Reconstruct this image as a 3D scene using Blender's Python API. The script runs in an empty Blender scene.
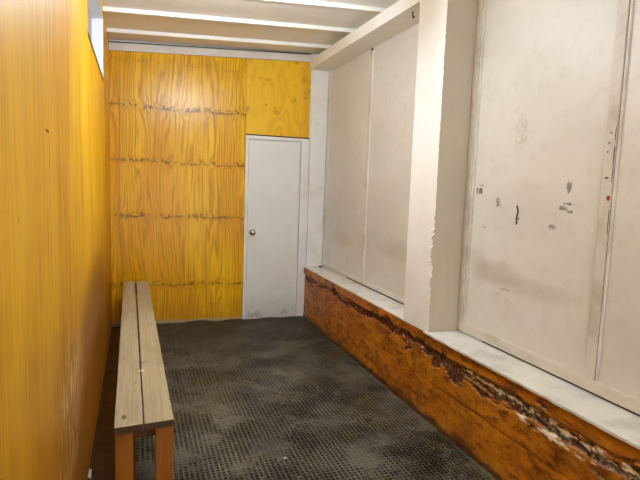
import bpy, bmesh, math, random
from mathutils import Vector, noise
random.seed(7)
C = bpy.context.scene.collection
sc = bpy.context.scene

# ---------------------------------------------------------------- camera
YAW, PITCH, ROLL, F = .3394, .1062, .0359, 526.85
fw = Vector((math.sin(YAW)*math.cos(PITCH), math.cos(YAW)*math.cos(PITCH), -math.sin(PITCH)))
r0 = Vector((math.cos(YAW), -math.sin(YAW), 0)); u0 = r0.cross(fw)
rt = r0*math.cos(ROLL)+u0*math.sin(ROLL); up = u0*math.cos(ROLL)-r0*math.sin(ROLL)
cd = bpy.data.cameras.new('camera'); cam = bpy.data.objects.new('camera', cd); C.objects.link(cam)
cd.sensor_fit = 'HORIZONTAL'; cd.sensor_width = 36; cd.lens = F/640*36; cd.clip_start = .02
from mathutils import Matrix
M4 = Matrix((rt, up, -fw)).transposed().to_4x4(); M4.translation = Vector((.2377, 0, 1.53))
cam.matrix_world = M4; sc.camera = cam

# ---------------------------------------------------------------- world, light levels, exposure
w = bpy.data.worlds.new('sky'); sc.world = w; w.use_nodes = True
bg = w.node_tree.nodes['Background']; bg.inputs[0].default_value = (.93, .95, 1, 1); bg.inputs[1].default_value = 1.3
LAMP = 134.0          # emission of the fluorescent tubes
LAMP_COL = (.87, .985, 1.10, 1)
vs = sc.view_settings; vs.view_transform = 'Standard'; vs.look = 'None'; vs.gamma = 1; vs.use_curve_mapping = False
vs.exposure = 1.70
sc.display_settings.display_device = 'sRGB'

# ---------------------------------------------------------------- room measures
L, WL, WW, HS = 5.651, 2.038, 2.269, .59
YF = -2.2                                  # wall behind the camera
JS, JZ = .047, 2.806                       # ceiling slope, joist underside at the left wall
def jz(x): return JZ + JS*x

# ---------------------------------------------------------------- node helpers
class N:
    """tiny expression wrapper round math nodes"""
    def __init__(s, nt, sock): s.nt = nt; s.s = sock
    def _op(s, op, o=None, o2=None, rev=False, clamp=False):
        n = s.nt.nodes.new('ShaderNodeMath'); n.operation = op; n.use_clamp = clamp
        for i, v in enumerate((o, s, o2) if rev else (s, o, o2)):
            if v is None: continue
            if isinstance(v, N): s.nt.links.new(v.s, n.inputs[i])
            else: n.inputs[i].default_value = v
        return N(s.nt, n.outputs[0])
    def __add__(s, o): return s._op('ADD', o)
    __radd__ = __add__
    def __mul__(s, o): return s._op('MULTIPLY', o)
    __rmul__ = __mul__
    def __sub__(s, o): return s._op('SUBTRACT', o)
    def __rsub__(s, o): return s._op('SUBTRACT', o, rev=True)
    def __truediv__(s, o): return s._op('DIVIDE', o)
    def abs(s): return s._op('ABSOLUTE')
    def sin(s): return s._op('SINE')
    def sq(s): return s*s
    def pw(s, k): return s._op('POWER', k)
    def frac(s): return s._op('FRACT')
    def mx(s, o): return s._op('MAXIMUM', o)
    def mn(s, o): return s._op('MINIMUM', o)
    def gauss(s, sig):
        t = s*(1/sig); return (t*t*-1.0)._op('EXPONENT')
    def ss(s, a, b):
        n = s.nt.nodes.new('ShaderNodeMapRange'); n.interpolation_type = 'SMOOTHSTEP'
        s.nt.links.new(s.s, n.inputs[0]); lo, hi, t0, t1 = (a, b, 0, 1) if a < b else (b, a, 1, 0)
        for k, v in zip((1, 2, 3, 4), (lo, hi, t0, t1)): n.inputs[k].default_value = v
        return N(s.nt, n.outputs[0])

class Mat:
    def __init__(s, name, rough=.6, spec=.5):
        s.m = bpy.data.materials.new(name); s.m.use_nodes = True; s.nt = s.m.node_tree
        s.b = s.nt.nodes['Principled BSDF']; s.b.inputs['Roughness'].default_value = rough
        s.b.inputs['Specular IOR Level'].default_value = spec
        t = s.nt.nodes.new('ShaderNodeTexCoord'); s.obj = t.outputs['Object']
        x = s.nt.nodes.new('ShaderNodeSeparateXYZ'); s.nt.links.new(s.obj, x.inputs[0])
        s.x, s.y, s.z = (N(s.nt, x.outputs[i]) for i in range(3))
    def vec(s, a, b, c):
        n = s.nt.nodes.new('ShaderNodeCombineXYZ')
        for i, v in enumerate((a, b, c)):
            if isinstance(v, N): s.nt.links.new(v.s, n.inputs[i])
            else: n.inputs[i].default_value = v
        return n.outputs[0]
    def noise(s, sx, sy, sz, det=3, rough=.55, off=0., dist=0.):
        n = s.nt.nodes.new('ShaderNodeTexNoise'); n.inputs['Scale'].default_value = 1
        n.inputs['Detail'].default_value = det; n.inputs['Roughness'].default_value = rough
        n.inputs['Distortion'].default_value = dist
        s.nt.links.new(s.vec(s.x*sx+off, s.y*sy+off, s.z*sz+off), n.inputs['Vector'])
        return N(s.nt, n.outputs[0])
    def attr(s, name):
        n = s.nt.nodes.new('ShaderNodeAttribute'); n.attribute_name = name; return N(s.nt, n.outputs['Fac'])
    def mix(s, f, a, b):
        n = s.nt.nodes.new('ShaderNodeMix'); n.data_type = 'RGBA'
        for i, v in ((0, f), (6, a), (7, b)):
            if isinstance(v, N): s.nt.links.new(v.s, n.inputs[i])
            elif hasattr(v, 'is_output'): s.nt.links.new(v, n.inputs[i])
            elif i: n.inputs[i].default_value = (*v, 1)
            else: n.inputs[i].default_value = v
        return n.outputs[2]
    def col(s, c):
        if hasattr(c, 'is_output'): s.nt.links.new(c, s.b.inputs['Base Color'])
        else: s.b.inputs['Base Color'].default_value = (*c, 1)
        return s
    def rough(s, n): s.nt.links.new(n.s, s.b.inputs['Roughness'])
    def bump(s, h, dist=.01, strength=.5):
        n = s.nt.nodes.new('ShaderNodeBump'); n.inputs['Distance'].default_value = dist; n.inputs['Strength'].default_value = strength
        s.nt.links.new(h.s, n.inputs['Height']); s.nt.links.new(n.outputs[0], s.b.inputs['Normal'])

# ---------------------------------------------------------------- materials
def honey_grain(m, h, bands):
    """rotary-cut pine plywood: h is the horizontal axis, grain runs up; bands = heights of the knot rows"""
    z = m.z
    n1 = m.noise(3.6, 3.6, .55, 2, .5)
    n2 = m.noise(15, 15, 1.6, 2, .5, 3.)
    nk = m.noise(15, 15, 11, 2, .6, 7.)
    sp = m.noise(30, 30, 34, 2, .5, 19.)
    lv = m.noise(3.3, 3.3, .6, 2, .5, 11.)
    bm = None; sq = None
    for zb, st in bands:
        wob = m.noise(9, 9, 1, 3, .65, zb*9.1)
        t = z - zb + h*.012 + (wob-.5)*.075
        g = t.gauss(.06)*st
        line = (t+(sp-.5)*.035).gauss(.007)*m.noise(9, 9, 2, 2, .6, zb*5.).ss(.42, .52)*st*.9
        dots = (t-.012).gauss(.026)*sp.ss(.54, .60)*st*1.1
        bm = g if bm is None else bm+g
        sq = line+dots if sq is None else sq+line+dots
    ph = h*150 + (n1-.5)*62 + (n2-.5)*16 + (nk-.5)*bm*22
    g = (ph.sin()*.5+.5).pw(1.8)
    fine = m.noise(95, 95, 1.2, 3, .6, 2.)
    return g, fine, sq, bm, lv

def mat_ply_back():
    m = Mat('honey_varnished_plywood', .3, .28)
    g, fine, sq, bm, lv = honey_grain(m, m.x, [(.43, .8), (1.14, .9), (1.70, .8), (2.235, 1.25), (2.68, .25)])
    n3 = m.noise(7, 7, 1.0, 2, .5, 44.)
    base = m.mix(lv.ss(.35, .62), (.95, .55, .006), (.86, .42, .001))
    c = m.mix(g*n3.ss(.28, .52)*.85, base, (.56, .23, .0))
    c = m.mix(fine.ss(.5, .68)*.5, c, (.52, .21, .0))
    c = m.mix(fine.ss(.46, .28)*.4, c, (.96, .68, .05))
    c = m.mix(bm.mn(1.)*.3, c, (.60, .28, .0))
    c = m.mix((sq*.9).mn(1.), c, (.24, .10, .0))
    for xx in (.33, .60, .86, 1.12):
        c = m.mix((m.x-xx).gauss(.0022)*.5, c, (.40, .16, .01))
    grime = m.noise(6, 6, 5, 4, .6, 4.)
    c = m.mix((m.z*-1+.40+(grime-.5)*.5).ss(.0, .42)*.42, c, (.33, .13, .015))
    c = m.mix((m.z+(grime-.5)*.03).ss(.055, .025)*.6, c, (.42, .40, .24))
    m.col(c); m.bump(fine+g*.5, .002, .4)
    m.rough(fine*.2+.15)
    return m.m

def mat_ply_over():
    m = Mat('plywood_over_door', .4, .28)
    n1 = m.noise(3.4, 1, 1.3, 2, .5, 21.); n2 = m.noise(9, 2, 3, 3, .6, 5.)
    g = (n1*60+n2*9).sin()*.5+.5
    fine = m.noise(90, 1, 2.2, 3, .6, 8.)
    c = m.mix(g.pw(2)*m.noise(3, 1, 3, 2, .5, 70.).ss(.4, .6)*.32, (.92, .55, .02), (.62, .26, .003))
    c = m.mix(fine.ss(.5, .75)*.3, c, (.66, .33, .03))
    c = m.mix(m.noise(7, 1, 8, 3, .6, 2.).ss(.60, .70)*.6, c, (.45, .19, .01))
    c = m.mix(m.x.ss(1.88, 2.03)*.45, c, (.70, .33, .02))
    m.col(c); m.bump(fine, .002, .3)
    return m.m

def spot(m, a, b, ca, cb, ra, rb, nz=.0, wob=None):
    """soft-edged stain on the a/b plane"""
    d = ((a-ca)*(1/ra)).sq()+((b-cb)*(1/rb)).sq()
    if wob is not None: d = d+(wob-.5)*nz
    return d

def mat_ply_left():
    m = Mat('honey_varnished_wall_panel', .36, .35)
    y, z = m.y, m.z
    fine = m.noise(1, 110, 2.2, 4, .65, 2.); mid = m.noise(1, 20, 1.1, 4, .6, 5.); big = m.noise(1, 2.2, .8, 3, .5, 9.)
    n1 = m.noise(1, 5, .6, 2, .5, 14.)
    g = (y*60+(n1-.5)*26).sin()*.5+.5
    base = m.mix(big.ss(.35, .65), (.90, .51, .012), (.80, .385, .001))
    c = m.mix((mid.ss(.47, .62)*big.ss(.4, .6))*.6, base, (.50, .18, .001))
    c = m.mix(g.pw(2.5)*n1.ss(.4, .6)*.18, c, (.55, .22, .002))
    c = m.mix(fine.ss(.5, .66)*.55, c, (.52, .21, .0))
    c = m.mix(fine.ss(.44, .25)*.35, c, (.92, .62, .11))
    # rubbed, darker and oranger low down where the bench users lean
    rub = m.noise(1, 4, 3, 4, .6, 1.)
    c = m.mix((z*-1+1.25+(rub-.5)*.8+.2).ss(0, 1.0)*.9, c, (.36, .115, .001))
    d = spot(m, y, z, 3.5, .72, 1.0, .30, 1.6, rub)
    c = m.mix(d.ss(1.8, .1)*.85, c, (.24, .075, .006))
    # board joints: two thin grooves
    grooves = (y-1.70).gauss(.0035)+(y-1.755).gauss(.003)*.8
    for yy in (.9, 2.62, 3.3, 4.1, 4.85): grooves = grooves+(y-yy).gauss(.003)*.35
    c = m.mix((grooves*.85).mn(1.), c, (.36, .12, .008))
    # nail marks and gouges
    for (cy, cz, ry, rz, k) in ((1.669, 1.65, .034, .0045, 1), (2.0, 1.455, .004, .018, .9), (2.02, 1.40, .004, .012, .9), (1.25, 1.432, .006, .008, .5),
                                (2.25, 1.60, .004, .01, .6), (1.5, 1.30, .004, .02, .4)):
        c = m.mix(spot(m, y, z, cy, cz, ry, rz).ss(1.4, .6)*k, c, (.07, .02, .005))
    # pale vertical scratches through the varnish
    sn = m.noise(1, 75, 6, 2, .6, 31.)
    reg = spot(m, y, z, 2.15, .66, .42, .30).ss(1.3, .3)
    c = m.mix(sn.ss(.56, .62)*reg, c, (.97, .82, .45))
    c = m.mix(m.noise(1, 60, 5, 2, .6, 51.).ss(.56, .64)*spot(m, y, z, 2.1, .5, .5, .5).ss(1.2, .4)*.8, c, (.16, .05, .005))
    m.col(c); m.bump(fine-grooves*2, .002, .3); m.rough(fine*.2+.3)
    return m.m

def mat_white(name, colr=(.72, .68, .61), rough=.55, amt=.35, scl=3., tone=(.50, .46, .38)):
    m = Mat(name, rough)
    a = m.noise(scl, scl, scl, 5, .6); b = m.noise(scl*9, scl*9, scl*5, 3, .6, 4.)
    c = m.mix(a.ss(.42, .75)*amt, colr, tone)
    c = m.mix(b.ss(.6, .75)*amt*.5, c, tone)
    m.col(c); m.bump(b+a, .002, .25)
    return m.m

def mat_wall_right():
    m = Mat('scuffed_white_wall_board', .45)
    y, z = m.y, m.z
    a = m.noise(1, 1.3, 1.6, 5, .6); b = m.noise(1, 14, 14, 4, .65, 4.); s1 = m.noise(1, 5, 7, 4, .6, 8.)
    c = m.mix(a.ss(.38, .66)*.75, (.77, .755, .71), (.69, .665, .61))
    c = m.mix(b.ss(.52, .72)*.22, c, (.48, .45, .38))
    # greasy smudges at leaning height
    for (cy, cz, ry, rz, k, t) in ((2.58, 1.04, .20, .07, .42, (.42, .35, .27)), (2.28, 1.0, .30, .055, .30, (.44, .38, .30)), (2.75, 1.06, .09, .10, .25, (.45, .38, .3)),
                                (5.1, .97, .30, .09, .30, (.42, .37, .29)), (3.85, 1.0, .32, .08, .34, (.42, .36, .28)), (4.1, 1.25, .5, .35, .18, (.50, .45, .38)),
                                (2.35, 1.42, .35, .16, .2, (.5, .46, .40)), (5.0, 1.5, .4, .5, .15, (.5, .46, .40)), (1.6, .85, .3, .2, .2, (.5, .46, .4))):
        c = m.mix(spot(m, y, z, cy, cz, ry, rz, 1.3, s1).ss(1.7, .0)*k, c, t)
    mk = m.noise(1, 55, 75, 3, .7, 6.)
    for (cy, cz, ry, rz, k) in ((2.61, 1.462, .012, .020, .6), (2.60, 1.44, .018, .006, .45), (2.07, 1.558, .012, .022, .7), (2.066, 1.474, .026, .005, .75), (2.10, 1.452, .020, .008, .7),
                                (2.055, 1.436, .016, .005, .7), (2.165, 1.351, .02, .009, .6), (2.42, 1.373, .006, .006, .8), (2.72, 1.30, .016, .006, .3), (2.5, .955, .03, .006, .35), (1.62, 1.33, .012, .012, .35),
                                (2.55, .92, .012, .004, .3)):
        c = m.mix(spot(m, y, z, cy, cz, ry*1.4, rz*1.4, 5.5, mk).ss(1.6, .2)*k, c, (.07, .06, .055))
    # dark crack with a wandering line
    wob = ((z*90).sin()*.003)+((z*37).sin()*.004)
    cr = (y-2.436+wob).abs().ss(.010, .005)*((z-1.395).abs()).ss(.058, .05)
    c = m.mix(cr, c, (.02, .017, .015))
    # faint grey-green scribbly scuff
    sw = m.noise(1, 22, 16, 2, .55, 41.)
    d = spot(m, y, z, 2.45, 1.85, .055, .10, .5, s1).ss(1.2, .5)
    c = m.mix(d*(sw-.5).abs().ss(.045, .012)*.5, c, (.40, .39, .28))
    c = m.mix(d*.10, c, (.5, .48, .36))
    m.col(c); m.bump(b*.4+a*.6, .003, .2)
    return m.m

def mat_simple(name, colr, rough=.5, metal=0):
    m = Mat(name, rough); m.col(colr); m.b.inputs['Metallic'].default_value = metal; return m.m

def mat_door():
    m = Mat('pale_grey_door_paint', .38)
    a = m.noise(4, 4, 4, 4, .6); b = m.noise(14, 14, 9, 4, .65, 3.)
    c = m.mix(a.ss(.4, .7)*.25, (.80, .80, .76), (.71, .71, .67))
    c = m.mix((m.z*-1+.33+(b-.5)*.35).ss(0, .33)*.38, c, (.38, .37, .32))
    c = m.mix((b*m.z.ss(.30, .05)).ss(.5, .62)*.5, c, (.30, .27, .21))
    m.col(c); return m.m

def mat_lowwall():
    m = Mat('peeling_ochre_wall_paint', .42)
    chip = m.attr('chip'); pale = m.attr('pale'); dark = m.attr('joint')
    a = m.noise(2, 3, 6, 4, .6); b = m.noise(9, 8, 22, 5, .68, 3.); c3 = m.noise(9, 60, 50, 4, .7, 9.)
    c = m.mix(a.ss(.35, .7), (.60, .215, .005), (.43, .125, .002))
    c = m.mix(b.ss(.46, .66)*.85, c, (.13, .030, .003))
    c = m.mix(b.ss(.47, .32)*.6, c, (.66, .31, .022))
    c = m.mix((m.noise(2, 5, 3, 5, .7, 60.)).ss(.52, .68)*.6, c, (.15, .035, .004))
    c = m.mix(dark*.85, c, (.07, .02, .005))
    red = m.mix(c3.ss(.4, .6), (.045, .008, .006), (.15, .028, .014))
    near = m.y.ss(3.4, 2.1)
    conc = m.mix(c3.ss(.42, .62), (.045, .022, .012), (.34, .26, .13))
    under = m.mix(near*b.ss(.4, .52), red, conc)
    c = m.mix(chip, c, under)
    c = m.mix(pale, c, (.92, .82, .66))
    # grime where the mat meets the wall
    c = m.mix((m.z*-1+.07+(b-.5)*.07).ss(0, .05)*.85, c, (.035, .018, .010))
    m.col(c); m.bump(b+c3*.6, .010, .8)
    return m.m

def mat_rubber():
    m = Mat('worn_black_rubber', .5)
    a = m.noise(2.2, 2.2, 1, 5, .62); b = m.noise(7, 7, 1, 5, .7, 5.); r = m.noise(3.2, 2.5, 1, 4, .6, 12.); f = m.noise(60, 60, 30, 3, .7, 2.)
    c = m.mix(a.ss(.38, .62), (.102, .095, .068), (.017, .015, .010))
    c = m.mix(b.ss(.52, .72)*.6, c, (.14, .135, .105))
    c = m.mix(r.ss(.50, .66)*.7, c, (.090, .062, .016))
    c = m.mix(m.noise(2.4, 3.6, 1, 3, .6, 33.).ss(.6, .72)*.5, c, (.075, .035, .025))
    c = m.mix(f.ss(.52, .68)*.55, c, (.22, .21, .165))
    c = m.mix(b.ss(.46, .34)*.8, c, (.010, .010, .008))
    # darker, browner towards the far end
    c = m.mix((m.y+(a-.5)*1.6).ss(4.0, 5.2)*.72, c, (.020, .016, .008))
    # uneven roughness and fine bump
    m.col(c); m.rough(b*.35+.32); m.bump(f+b, .003, .5)
    return m.m

def mat_floor():
    m = Mat('grimy_brown_floor', .5)
    a = m.noise(5, 5, 1, 5, .65); b = m.noise(22, 22, 1, 4, .7, 4.)
    c = m.mix(a.ss(.35, .65), (.11, .040, .009), (.028, .010, .004))
    c = m.mix(b.ss(.5, .7)*.6, c, (.17, .08, .02))
    m.col(c); m.bump(a+b, .006, .5); return m.m

def mat_benchtop():
    m = Mat('bare_weathered_plank', .6)
    f = m.noise(120, 2.2, 30, 4, .65); a = m.noise(7, 1.6, 3, 4, .6, 3.); k = m.noise(22, 10, 5, 3, .6, 7.)
    c = m.mix(f.ss(.42, .68)*.55, (.44, .355, .215), (.28, .21, .11))
    c = m.mix(a.ss(.45, .7)*.45, c, (.27, .21, .12))
    c = m.mix(k.ss(.62, .72)*.6, c, (.22, .17, .06))
    kn = spot(m, m.x, m.y, .192, 2.275, .010, .022, .8, k)
    c = m.mix(kn.ss(1.5, .6)*.9, c, (.07, .06, .02))
    kn = spot(m, m.x, m.y, .20, 4.15, .006, .012, .8, k)
    c = m.mix(kn.ss(1.5, .6)*.9, c, (.22, .19, .03))
    kn = spot(m, m.x, m.y, .268, 2.83, .012, .02, .8, k)
    c = m.mix(kn.ss(1.5, .6)*.9, c, (.85, .78, .6))
    m.col(c); m.bump(f+a*.5, .002, .4); return m.m

def mat_leg():
    m = Mat('orange_varnished_timber', .35)
    f = m.noise(90, 90, 3, 4, .6); a = m.noise(14, 14, 4, 3, .6, 3.); k = m.noise(30, 30, 30, 3, .6, 8.)
    c = m.mix(f.ss(.4, .7)*.6, (.36, .115, .003), (.19, .05, .001))
    c = m.mix(a.ss(.45, .7)*.5, c, (.44, .17, .006))
    c = m.mix(k.ss(.66, .74)*.7, c, (.10, .03, .005))
    m.col(c); m.bump(f, .002, .3); return m.m

PLY, PLYO, PLYL = mat_ply_back(), mat_ply_over(), mat_ply_left()
WALLR, DOORM, LOWM, RUB, FLO, BT, LEG = mat_wall_right(), mat_door(), mat_lowwall(), mat_rubber(), mat_floor(), mat_benchtop(), mat_leg()
W_TRIM = mat_white('cream_trim_paint', (.86, .85, .82), .42, .35)
W_FRAME = mat_white('dirty_cream_frame_paint', (.74, .72, .66), .45, .6, 6., (.46, .42, .35))
W_BATTEN = mat_white('grubby_batten_paint', (.68, .64, .57), .5, .7, 5., (.42, .37, .29))
W_PILLAR = mat_white('white_pillar_plaster', (.93, .925, .91), .6, .12)
W_PSHADE = mat_white('tan_shaded_pillar_plaster', (.60, .54, .43), .6, .5)  # pillar's camera-facing side: its shade is painted in as darker tan plaster
W_CEIL = mat_white('cream_ceiling_paint', (.95, .92, .85), .55, .2, 2., (.75, .67, .56))
W_JOIST = mat_white('white_joist_paint', (.92, .88, .79), .45, .25)
W_LEDGER = mat_white('grey_ledger_paint', (.74, .68, .62), .5, .35)
W_SILL = mat_white('grey_white_sill_paint', (.78, .77, .72), .42, .7, 6., (.46, .44, .38))
W_JAMB = mat_white('bright_window_paint', (.85, .86, .88), .4, .1)
CHROME = mat_simple('worn_chrome', (.55, .53, .5), .25, 1)
BLACK = mat_simple('black_cable_sheath', (.018, .014, .012), .4)
DARKTAN = mat_simple('tan_joint_line', (.22, .17, .12), .7)  # dark tan lines along the batten edges
DARKGAP = mat_simple('dark_joint', (.03, .022, .018), .8)
RED = mat_simple('red_paint_dot', (.35, .02, .02), .5)
RAILM = mat_simple('shaded_brown_rail_wood', (.14, .055, .012), .5)  # brown rail wood, darkened to paint in the shade under the seat
ENDG = mat_simple('dark_end_grain', (.07, .035, .015), .8)
PALE = mat_simple('pale_paper', (.75, .72, .66), .7)

# ---------------------------------------------------------------- mesh helpers
def obj(name, bm, mat, parent=None, kind=None, label=None, cat=None, group=None, bevel=0, smooth=False, seg=2):
    me = bpy.data.meshes.new(name); bmesh.ops.recalc_face_normals(bm, faces=bm.faces[:]); bm.to_mesh(me); bm.free()
    o = bpy.data.objects.new(name, me); C.objects.link(o)
    for mt in (mat if isinstance(mat, (list, tuple)) else [mat]): me.materials.append(mt)
    if smooth:
        for p in me.polygons: p.use_smooth = True
    if parent: o.parent = parent
    tag(o, label, cat, group, kind)
    if bevel:
        b = o.modifiers.new('bevel', 'BEVEL'); b.width = bevel; b.segments = seg; b.limit_method = 'ANGLE'; b.angle_limit = .6
    return o
def tag(o, label=None, cat=None, group=None, kind=None):
    if label: o['label'] = label
    if cat: o['category'] = cat
    if group: o['group'] = group
    if kind: o['kind'] = kind
def empty(name, loc, label, cat, group=None, kind=None):
    o = bpy.data.objects.new(name, None); o.location = loc; C.objects.link(o); o.empty_display_size = .1
    tag(o, label, cat, group, kind); return o
def box(bm, x0, x1, y0, y1, z0, z1, zs=0.):
    """axis box; zs = rise per metre of x (for the pitched ceiling)"""
    v = [bm.verts.new((x, y, z+zs*x)) for z in (z0, z1) for y in (y0, y1) for x in (x0, x1)]
    for f in ((0, 2, 3, 1), (4, 5, 7, 6), (0, 1, 5, 4), (2, 6, 7, 3), (0, 4, 6, 2), (1, 3, 7, 5)):
        bm.faces.new([v[i] for i in f])
    return v
def B(*boxes, **k):
    bm = bmesh.new()
    for b in boxes: box(bm, *b, **k)
    return bm
def tube(bm, pts, r, n=10, cap=True):
    rings = []
    for i, p in enumerate(pts):
        p = Vector(p); a = Vector(pts[max(i-1, 0)]); b = Vector(pts[min(i+1, len(pts)-1)])
        t = (b-a).normalized(); s = t.cross(Vector((0, 0, 1)) if abs(t.z) < .9 else Vector((1, 0, 0))).normalized(); q = t.cross(s)
        rr = r[i] if isinstance(r, (list, tuple)) else r
        rings.append([bm.verts.new(p+(s*math.cos(j*2*math.pi/n)+q*math.sin(j*2*math.pi/n))*rr) for j in range(n)])
    for a, b in zip(rings, rings[1:]):
        for j in range(n): bm.faces.new((a[j], a[(j+1) % n], b[(j+1) % n], b[j]))
    if cap: bm.faces.new(rings[0][::-1]); bm.faces.new(rings[-1])
S = 'structure'

# ---------------------------------------------------------------- the room shell
obj('floor', B((-.12, 2.6, YF-.1, L+.12, -.1, 0)), FLO, kind=S)
WY0, WY1, WZ0, WZ1 = 3.14, 4.619, 2.286, 2.754
wl = obj('wall_left', B((-.12, 0, YF, WY0, 0, 3.0), (-.12, 0, WY1, L, 0, 3.0), (-.12, 0, WY0, WY1, 0, WZ0), (-.12, 0, WY0, WY1, WZ1, 3.0)), PLYL, kind=S)
for v in wl.data.vertices:
    if v.co.x > -.01: v.co.x = .013*max(0, 1-v.co.z/2.286)
obj('wall_back', B((-.12, 2.6, L+.012, L+.12, 0, 3.1)), W_TRIM, kind=S)
obj('wall_right', B((WW, WW+.12, YF, L+.012, 0, 3.1)), WALLR, kind=S)
obj('wall_front', B((-.12, .30, YF-.12, YF, 0, 3.1), (2.0, 2.6, YF-.12, YF, 0, 3.1), (.30, 2.0, YF-.12, YF, 2.1, 3.1)), W_TRIM, kind=S)
# ceiling sheet, pitched, rising to the right
obj('ceiling', B((-.12, 2.45, YF-.1, L+.1, JZ+.036, JZ+.07), zs=JS), W_CEIL, kind=S)
y = 5.235
while y > YF:
    obj('ceiling_joist', B((0, WL+.14, y, y+.03, JZ+.003, JZ+.036), zs=JS), W_CEIL, kind=S, bevel=.003)
    y -= .632
obj('trim_1', B((0, WL+.03, L-.03, L+.012, JZ-.07, JZ+.004), zs=JS+.006), W_LEDGER, kind=S, bevel=.002)
obj('trim_2', B((0, WL, L-.038, L-.028, JZ+.006, JZ+.014), zs=JS+.006), DARKGAP, kind=S)
# plywood facing of the back wall: main sheet, corner strip, sheet above the door
obj('wall_back_plywood', B((.094, 1.349, L-.001, L+.012, .012, JZ)), PLY, kind=S)
obj('trim_3', B((0, .090, L-.004, L+.012, .012, JZ)), PLY, kind=S, bevel=.002)
bm = B((1.352, 2.058, L-.002, L+.012, 2.032, JZ+.06)); obj('wall_back_plywood_over_door', bm, PLYO, kind=S)
obj('trim_4', B((1.352, 2.066, L-.006, L+.011, 2.020, 2.031)), DARKGAP, kind=S)
obj('trim_5', B((2.075, 2.262, L-.006, L+.012, 0, 2.77)), W_TRIM, kind=S, bevel=.002)

# door
bm = B((1.388, 1.965, L-.004, L+.011, .012, 1.975))
door = obj('door_1', bm, DOORM, kind=S, bevel=.003)
obj('door_frame', B((1.352, 1.384, L-.016, L+.012, 0, 2.018), (1.384, 1.970, L-.016, L+.012, 1.981, 2.018), (1.970, 2.062, L-.016, L+.012, 0, 2.018)), W_TRIM, parent=door, bevel=.003)
obj('door_stop', B((1.970, 1.990, L-.024, L-.016, 0, 1.981)), W_TRIM, parent=door, bevel=.002)
bm = bmesh.new()
tube(bm, [(1.443, L-.004, .980), (1.443, L-.012, .980)], [.034, .032], 24)
tube(bm, [(1.443, L-.012, .98), (1.443, L-.035, .98), (1.443, L-.045, .98), (1.443, L-.060, .98), (1.443, L-.072, .98), (1.443, L-.076, .98)], [.012, .012, .024, .029, .024, .012], 24)
obj('door_knob', bm, CHROME, parent=door, smooth=True, label='round chrome knob')

# window high in the left wall
bm = B((-.12, -.055, WY0, WY0+.03, WZ0, WZ1), (-.12, -.055, WY1-.006, WY1, WZ0, WZ1), (-.12, -.055, WY0+.03, WY1-.006, WZ0, WZ0+.02), (-.12, -.055, WY0+.03, WY1-.006, WZ1-.012, WZ1))
win = obj('window_1', bm, W_JAMB, kind=S)
obj('window_reveal', B((-.055, .002, WY1-.006, WY1+.001, WZ0, WZ1), (-.055, .002, WY0-.001, WY0+.006, WZ0, WZ1), (-.055, .002, WY0+.006, WY1-.006, WZ1-.006, WZ1+.001)), W_JAMB, parent=win)
gm = Mat('frosted_pane', .4); gm.col((.30, .27, .265)); gm.b.inputs['Transmission Weight'].default_value = 1; gm.b.inputs['IOR'].default_value = 1.3
obj('window_pane', B((-.085, -.08, WY0+.02, WY1, WZ0+.01, WZ1-.01)), gm.m, parent=win)
bm = B((-.055, .004, WY0-.01, WY1+.006, WZ0-.012, WZ0+.006)); obj('window_sill', bm, mat_simple('dark_brown_sill', (.05, .03, .02), .5), parent=win, bevel=.002)

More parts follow.
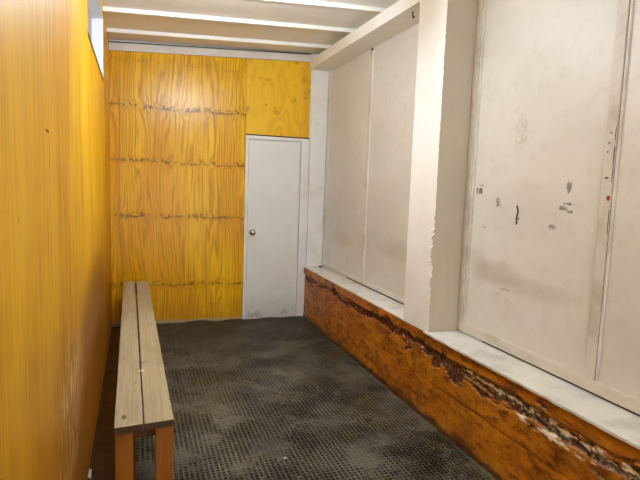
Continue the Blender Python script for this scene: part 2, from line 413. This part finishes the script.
# ---------------------------------------------------------------- right side: low wall, sill, pillar, beam, wall boards
def chipmask(y, z):
    n = noise.fractal(Vector((y*7, z*26, 3.1)), 1., 2., 5)
    n2 = noise.fractal(Vector((y*2.2, z*6, 9.7)), 1., 2., 3)
    far = max(0, min(1, (y-2.6)/2.4))
    zc = .462+.012*far+.030*n2
    if y < 3.1: zc -= .005*min(1, (3.1-y))
    hw = .056-.026*far
    if 2.55 < y < 2.90: hw *= 1.25; zc -= .03
    return (hw-abs(z-zc))/.03 + n*2.0
YL0 = YF
bm = bmesh.new(); lc = bm.verts.layers.float.new('chip'); lp = bm.verts.layers.float.new('pale'); lj = bm.verts.layers.float.new('joint')
ny, nz = 900, 120
ys = [1.15+(L-1.15)*i/ny for i in range(ny+1)]; ZT = .580
grid = []
for yy in ys:
    row = []
    for k in range(nz+1):
        z = ZT*k/nz
        far = max(0, min(1, (yy-2.6)/2.4))
        lipz = .508-.02*(1-far)+.006*noise.noise(Vector((yy*9, 0, 2)))
        c = chipmask(yy, z); cm = max(0, min(1, c*1.6-.15)) if z < ZT-.02 else 0
        x = 2.058
        # overhanging top lip, uneven
        lip = max(0, min(1, (z-lipz)/.012)); x -= .014*lip
        x += .004*noise.fractal(Vector((yy*5, z*7, 1.3)), 1., 2., 4)
        x += cm*(.012+.007*noise.noise(Vector((yy*45, z*60, 4))))
        # block joints
        j = 0
        zj = .262+.006*noise.noise(Vector((yy*4, 0, 7)))
        j = max(j, math.exp(-((z-zj)/.0045)**2)*max(0, min(1, .75+1.2*noise.noise(Vector((yy*3, 5, 5))))))
        for q, yj in enumerate((5.2, 4.62, 4.02, 3.5, 2.95, 2.4, 1.8)):
            if z > zj and z < lipz: j = max(j, .7*math.exp(-((yy-yj-.004*noise.noise(Vector((z*30, q, 0))))/.006)**2))
            elif z < zj: j = max(j, .5*math.exp(-((yy-yj-.28)/.006)**2))
        x += .006*j; j *=1 if abs(z-zj) < .012 and yy < 2.9 else max(.1, min(1, .55+1.3*noise.noise(Vector((yy*6, z*8, 3)))))
        # pale exposed filler below the chips near the camera, and a few flecks
        pn = noise.fractal(Vector((yy*15, z*48, 17)), 1., 2., 5)
        zb = .452-.020*max(0, min(1, (2.6-yy)/1.2)) - .006
        pale = 0
        if yy < 2.65:
            st = math.exp(-((z-(zb-.033))/.014)**2)*1.3*math.exp(-((yy-1.86)/.22)**2)
            st2 = math.exp(-((z-(zb+.03))/.020)**2)*.9*(1 if yy < 2.5 else .4)
            pale = max(0, min(1, (max(st, st2*.75)+pn*1.5-.62)*6))
            if max(st, st2) < .22: pale *= .0
        elif yy > 2.9:
            pale = .6*max(0, min(1, (pn-.50)*8))*cm
        pp = math.exp(-((yy-4.62)/.012)**2)*(1 if .28 < z < .43 else 0)*max(0, min(1, .5+2*noise.noise(Vector((z*40, 3, 3)))))
        pale = max(pale, .35*pp)
        if pale > .5: cm = 0
        # bulging foot
        x -= .010*max(0, 1-z/.05)
        v = bm.verts.new((x, yy, z)); v[lc] = cm; v[lp] = pale; v[lj] = j; row.append(v)
    grid.append(row)
for a, b in zip(grid, grid[1:]):
    for k in range(nz): bm.faces.new((a[k], a[k+1], b[k+1], b[k]))
# solid body behind the face (top, ends)
box(bm, 2.09, 2.265, YL0, L, 0, ZT)
tops = [r[-1] for r in grid]; bt = [bm.verts.new((2.10, v.co.y, ZT)) for v in tops]
for i in range(len(tops)-1): bm.faces.new((tops[i], bt[i], bt[i+1], tops[i+1]))
box(bm, 2.045, 2.09, YL0, 1.15, 0, ZT)
obj('wall_right_low', bm, LOWM, kind=S, smooth=True)

PY0, PY1 = 2.925, 3.26
# sill: painted top; behind the pillar it ends flush in the painted lip, in front it overhangs
def sillmesh(y0, y1, x0, z0, z1, amp):
    bm = bmesh.new(); n = int((y1-y0)/.02); rows = []
    for i in range(n+1):
        yy = y0+(y1-y0)*i/n; e = amp*noise.fractal(Vector((yy*12, 1, 2)), 1., 2., 3)
        rows.append([bm.verts.new(p) for p in ((x0+e, yy, z0), (x0+e*.6, yy, z1), (WW, yy, z1), (WW, yy, z0))])
    for a, b in zip(rows, rows[1:]):
        for k in range(4): bm.faces.new((a[k], a[(k+1) % 4], b[(k+1) % 4], b[k]))
    bm.faces.new(rows[0]); bm.faces.new(rows[-1][::-1]); return bm
obj('trim_6', sillmesh(PY1-.05, L, 2.046, ZT, HS, .004), W_SILL, kind=S)
obj('trim_7', sillmesh(YF, PY0+.03, 2.022, ZT, HS+.002, .005), W_SILL, kind=S)

# pillar with its chipped near corner
bm = bmesh.new(); rows = []
nzp = 260
for k in range(nzp+1):
    z = HS-.004+(2.77-HS+.004)*k/nzp
    am = .004+.024*math.exp(-((z-1.12)/.20)**2)
    e = am*noise.fractal(Vector((z*60, .3, .9)), 1., 2., 3)
    e2 = am*noise.fractal(Vector((z*45, 7.3, .9)), 1., 2., 3)
    far = .0015*noise.noise(Vector((z*9, 3, 1)))
    rows.append([bm.verts.new(p) for p in ((WL, PY1, z), (WL+far, PY0+.05, z), (WL-abs(e)*.5, PY0+.022, z), (WL+.003+e2, PY0-.001+abs(e2)*.4, z), (WL+.028+e2*.4, PY0, z), (WW+.01, PY0, z), (WW+.01, PY1, z))])
for a, b in zip(rows, rows[1:]):
    for j in range(7):
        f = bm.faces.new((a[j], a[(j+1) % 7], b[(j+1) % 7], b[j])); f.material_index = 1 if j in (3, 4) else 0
bm.faces.new(rows[0]); bm.faces.new(rows[-1][::-1])
obj('pillar', bm, [W_PILLAR, W_PSHADE], kind=S)

# long beam over the sill, recessed strip above it
obj('beam', B((WL, WW, YF, PY0, 2.768, 2.866), (WL, WW, PY0, L-.006, 2.768, 2.866)), W_CEIL, kind=S, bevel=.004)
obj('trim_8', B((WL+.13, WL+.17, YF, L, 2.866, 2.93)), W_CEIL, kind=S)

# wall boards' framing: rails, stiles and battens on the right wall
xb = WW
def rail(name, y0, y1, z0, z1, t=.014, mat=W_FRAME): return obj(name, B((xb-t, xb+.002, y0, y1, z0, z1)), mat, kind=S, bevel=.002)
n = 9
def T(*a, **k):
    global n
    rail('trim_%d' % n, *a, **k); n += 1
T(YF, PY0-.004, .604, .664, .014, W_BATTEN)                 # bottom rail, near bay
T(2.872, PY0-.004, .664, 2.768)             # stile beside the pillar
T(2.846, 2.868, .664, 2.768, .008)
T(1.812, 1.868, .664, 2.768, .014, W_BATTEN)                # batten between the near boards
T(1.798, 1.809, .664, 2.768, .009)
T(1.869, 1.874, .664, 2.768, .005, DARKTAN)
T(1.8085, 1.8118, .664, 2.768, .009, DARKTAN)
T(.55, .63, .664, 2.768)
T(PY1, L-.006, .604, .640, .012)                # bottom rail, far bay
T(4.47, 4.53, .640, 2.74, .012)                 # batten between the far boards
T(3.30, 3.36, .640, 2.768, .010)
T(5.56, L-.006, .640, 2.768, .010)
T(4.494, 4.506, 2.70, 2.768, .013, DARKGAP)
# black gap between rail and sill
T(YF, 2.66, HS+.002, .603, .004, DARKGAP)
T(PY1+.02, 4.9, HS, .602, .004, DARKGAP)
# hook under the beam near the pillar
bm = bmesh.new(); tube(bm, [(2.10, 3.47, 2.768), (2.10, 3.47, 2.735), (2.10, 3.46, 2.722), (2.10, 3.445, 2.73)], .005, 8)
obj('hook', bm, DARKGAP, smooth=True, label='small dark wire hook under the cream beam just beyond the pillar', cat='hook')
# marks on the batten: red paint dot, dark dash, tiny specks
def dab(y, z, ry, rz, x, mat, name, label=None):
    bm = bmesh.new(); vs = [bm.verts.new((x-.0015, y+ry*math.cos(a)*(1+.2*random.random()), z+rz*math.sin(a))) for a in [i*math.pi/8 for i in range(16)]]
    f = bm.faces.new(vs); r = bmesh.ops.extrude_face_region(bm, geom=[f])
    for v in r['geom']:
        if isinstance(v, bmesh.types.BMVert): v.co.x += .0025
    return bm
mk = dab(1.824, 1.512, .009, .012, xb-.014, RED, 'x')
for a in ((1.846, 1.76, .004, .005), (1.85, 1.72, .003, .005), (1.839, 1.804, .003, .005)):
    b2 = dab(*a, xb-.014, RED, 'x'); me = bpy.data.meshes.new('t'); b2.to_mesh(me); mk.from_mesh(me); bpy.data.meshes.remove(me)
obj('trim_%d' % n, mk, RED, kind=S); n += 1
mk = dab(1.843, 1.603, .010, .004, xb-.014, DARKGAP, 'x')
for a in ((1.816, 1.80, .0012, .03), (1.815, 1.70, .0018, .045), (1.814, 1.62, .0012, .04), (1.8135, 1.40, .001, .06)):
    b2 = dab(*a, xb-.014, DARKGAP, 'x'); me = bpy.data.meshes.new('t'); b2.to_mesh(me); mk.from_mesh(me); bpy.data.meshes.remove(me)
obj('trim_%d' % n, mk, DARKGAP, kind=S); n += 1
# tiny scribble on the board beside the pillar
bm = bmesh.new(); X = xb-.0008
for st in ([(2.805, 1.51), (2.805, 1.535), (2.797, 1.53)], [(2.79, 1.508), (2.79, 1.53), (2.782, 1.536), (2.775, 1.528), (2.774, 1.508)], [(2.782, 1.536), (2.782, 1.51)],
           [(2.792, 1.548), (2.787, 1.549)], [(2.778, 1.549), (2.772, 1.550)]):
    tube(bm, [(X, 2.79+(a-2.79)*1.5, 1.527+(b-1.527)*1.3) for a, b in st], .0026, 6)
obj('trim_%d' % n, bm, DARKGAP, kind=S); n += 1

# ---------------------------------------------------------------- rubber mat with open cells
def mat_mesh():
    bm = bmesh.new()
    P, HW = .0265, .0087
    x0, x1, y0, y1 = .236, 2.036, .9, 5.62
    nx, nyy = int((x1-x0)/P), int((y1-y0)/P)
    def top(x, y):
        z = .014+.0022*noise.fractal(Vector((x*2.5, y*2.5, 0)), 1., 2., 3)
        if y > 5.3: z += .010*((y-5.3)/.3)**2*(.6+noise.noise(Vector((x*5, 0, 4))))
        return z
    def xy(x, y):     # wavering far edge
        if y > 5.4: y += (y-5.4)*.35*noise.noise(Vector((x*4, 1, 1)))
        return x, y
    lines_x = []
    for i in range(nx): c = x0+P*(i+.5); lines_x += [c-HW, c+HW]
    lines_x = [x0]+lines_x+[x1]
    lines_y = []
    for j in range(nyy): c = y0+P*(j+.5); lines_y += [c-HW, c+HW]
    lines_y = [y0]+lines_y+[y1]
    V = [[None]*len(lines_y) for _ in lines_x]
    for i, x in enumerate(lines_x):
        for j, y in enumerate(lines_y):
            a, b = xy(x, y); V[i][j] = bm.verts.new((a, b, top(x, y)))
    for i in range(len(lines_x)-1):
        for j in range(len(lines_y)-1):
            q = (V[i][j], V[i+1][j], V[i+1][j+1], V[i][j+1])
            if i % 2 and j % 2:
                x, y = lines_x[i], lines_y[j]
                fill = noise.fractal(Vector((x*3.1, y*3.1, 8)), 1., 2., 4)+.25*noise.noise(Vector((x*90, y*90, 1)))
                d = .011 if fill < .0 else max(.0012, .011-.03*(fill+.0))
                lo = [bm.verts.new((v.co.x+(.0015 if k in (0, 3) else -.0015), v.co.y+(.0015 if k < 2 else -.0015), v.co.z-d)) for k, v in enumerate(q)]
                bm.faces.new(lo)
                for k in range(4): bm.faces.new((q[k], q[(k+1) % 4], lo[(k+1) % 4], lo[k]))
            else: bm.faces.new(q)
    edge = [V[i][0] for i in range(len(lines_x))]+[V[-1][j] for j in range(1, len(lines_y))]+[V[i][-1] for i in range(len(lines_x)-2, -1, -1)]+[V[0][j] for j in range(len(lines_y)-2, 0, -1)]
    lo = [bm.verts.new((v.co.x, v.co.y, .0005)) for v in edge]
    for k in range(len(edge)): bm.faces.new((edge[k], lo[k], lo[(k+1) % len(edge)], edge[(k+1) % len(edge)]))
    return bm
obj('rubber_mat', mat_mesh(), RUB, label='worn black rubber mat of small open cells covering the floor beside the bench', cat='mat')

# ---------------------------------------------------------------- bench
BY0, BY1, BH = 2.180, 5.384, .520
bench = empty('bench', (.267, (BY0+BY1)/2, 0), 'long narrow wooden bench of two bare planks on orange legs by the yellow left wall', 'bench')
def bpart(name, bm, mat, **k):
    o = obj(name, bm, mat, parent=bench, **k); o.matrix_parent_inverse = Matrix.Translation(-Vector(bench.location)); return o
def plank(x0, x1, y0, y1, skew, seed):
    bm = bmesh.new(); rows = []; n = 60
    for i in range(n+1):
        yy = y0+(y1-y0)*i/n
        e = .0016*noise.noise(Vector((yy*4, seed, 0))); g = .0016*noise.noise(Vector((yy*6, seed, 5))); zz = .002*noise.noise(Vector((yy*1.5, seed, 9)))
        sk = skew if i == 0 else 0
        e -= .024*i/n; g -= .036*i/n
        rows.append([bm.verts.new(p) for p in ((x0+e, yy, BH-.030+zz), (x0+e, yy, BH+zz), (x1+g, yy+sk, BH+zz), (x1+g, yy+sk, BH-.030+zz))])
    for a, b in zip(rows, rows[1:]):
        for k in range(4): bm.faces.new((a[k], a[(k+1) % 4], b[(k+1) % 4], b[k]))
    f = bm.faces.new(rows[0]); f.material_index = 1; bm.faces.new(rows[-1][::-1]); return bm
bpart('seat_plank', plank(.156, .2685, BY0, BY1, .012, 1), [BT, ENDG], bevel=.003)
bpart('seat_plank', plank(.2725, .391, BY0+.014, BY1-.006, .012, 5), [BT, ENDG], bevel=.003)
for yl in (2.225, 3.75, 5.28):
    o_ = -.036*(yl-2.225)/3.1
    for xa, xc in ((.158+o_*.6, .230+o_*.6), (.318+o_, .390+o_)):
        bm = B((xa, xc, yl, yl+.045, 0 if xa < .2 else .013, BH-.031)); bpart('leg', bm, LEG, bevel=.004)
    bpart('cross_rail', B((.165+o_*.6, .383+o_, yl+.13, yl+.16, .385, BH-.034)), RAILM, bevel=.003)

# ---------------------------------------------------------------- cable at the foot of the left wall
bm = bmesh.new(); pts = []
for i in range(60):
    yy = 1.2+4.3*i/59; pts.append((.013+.004*noise.noise(Vector((yy*2, 0, 0))), yy, .011+.003*abs(noise.noise(Vector((yy*3, 4, 0))))))
tube(bm, pts, .010, 8)
cable = obj('cable', bm, BLACK, smooth=True, label='thick black cable lying along the foot of the yellow wall behind the bench', cat='cable')
bm = bmesh.new(); tube(bm, [(.012, 2.735, .0125), (.0125, 2.78, .0128), (.013, 2.815, .0128)], .0125, 10)
obj('cable_clip', bm, PALE, parent=cable, smooth=True, label='pale worn clip')

# small litter
def scrap(x, y, z, s, name, mat, label, cat):
    bm = bmesh.new(); bmesh.ops.create_icosphere(bm, subdivisions=2, radius=s)
    for v in bm.verts: v.co = Vector((v.co.x*1.2, v.co.y*.9, v.co.z*.6))*(1+.35*noise.noise(v.co*120+Vector((x, y, z)))); v.co += Vector((x, y, z+s*.5))
    obj(name, bm, mat, label=label, cat=cat, smooth=True)
scrap(1.018, 2.661, .012, .007, 'paper_scrap', PALE, 'tiny white scrap lying alone on the black mat nearest the camera', 'scrap')
scrap(.268, 2.83, BH, .005, 'plaster_crumb', PALE, 'tiny white crumb on the gap between the bench planks', 'crumb')
scrap(2.215, 5.56, HS, .017, 'stone_chip', DARKGAP, 'small dark chip on the sill in the corner beside the door', 'chip')

# ---------------------------------------------------------------- ceiling lights (hang just above the photo's frame; the near-end one is added for fill)
def fitting(x, y, label, k=1.):
    zl = 2.72; t = empty('ceiling_light', (x, y, zl), label, 'light')
    def part(name, bm, mat, **k):
        return obj(name, bm, mat, parent=t, **k)
    part('housing', B((-.32, .32, -.014, .014, -.040, -.01)), W_JOIST, bevel=.004)
    bm = bmesh.new(); tube(bm, [(-.29, 0, -.068), (.29, 0, -.068)], .013, 14)
    em = None
    if em is None:
        em = bpy.data.materials.new('fluorescent_tube'); em.use_nodes = True; nt = em.node_tree; nt.nodes.remove(nt.nodes['Principled BSDF'])
        e = nt.nodes.new('ShaderNodeEmission'); e.inputs[0].default_value = LAMP_COL; e.inputs[1].default_value = LAMP*k
        nt.links.new(e.outputs[0], nt.nodes['Material Output'].inputs[0])
    part('lamp_tube', bm, em, smooth=True)
    part('suspension_rod', B((-.2, -.19, -.005, .005, -.012, jz(x)-zl+.004)), W_JOIST); part('suspension_rod', B((.19, .2, -.005, .005, -.012, jz(x)-zl+.012)), W_JOIST)
    part('end_cap', B((-.31, -.288, -.018, .018, -.09, -.044)), W_JOIST); part('end_cap', B((.288, .31, -.018, .018, -.09, -.044)), W_JOIST)
fitting(.90, 3.15, 'short fluorescent batten light under the cream ceiling between bench and pillar')
fitting(1.05, .1, 'short unseen fluorescent batten added as fill light above the near end of the room', .30)  # unseen lamp added to fill the near end with light
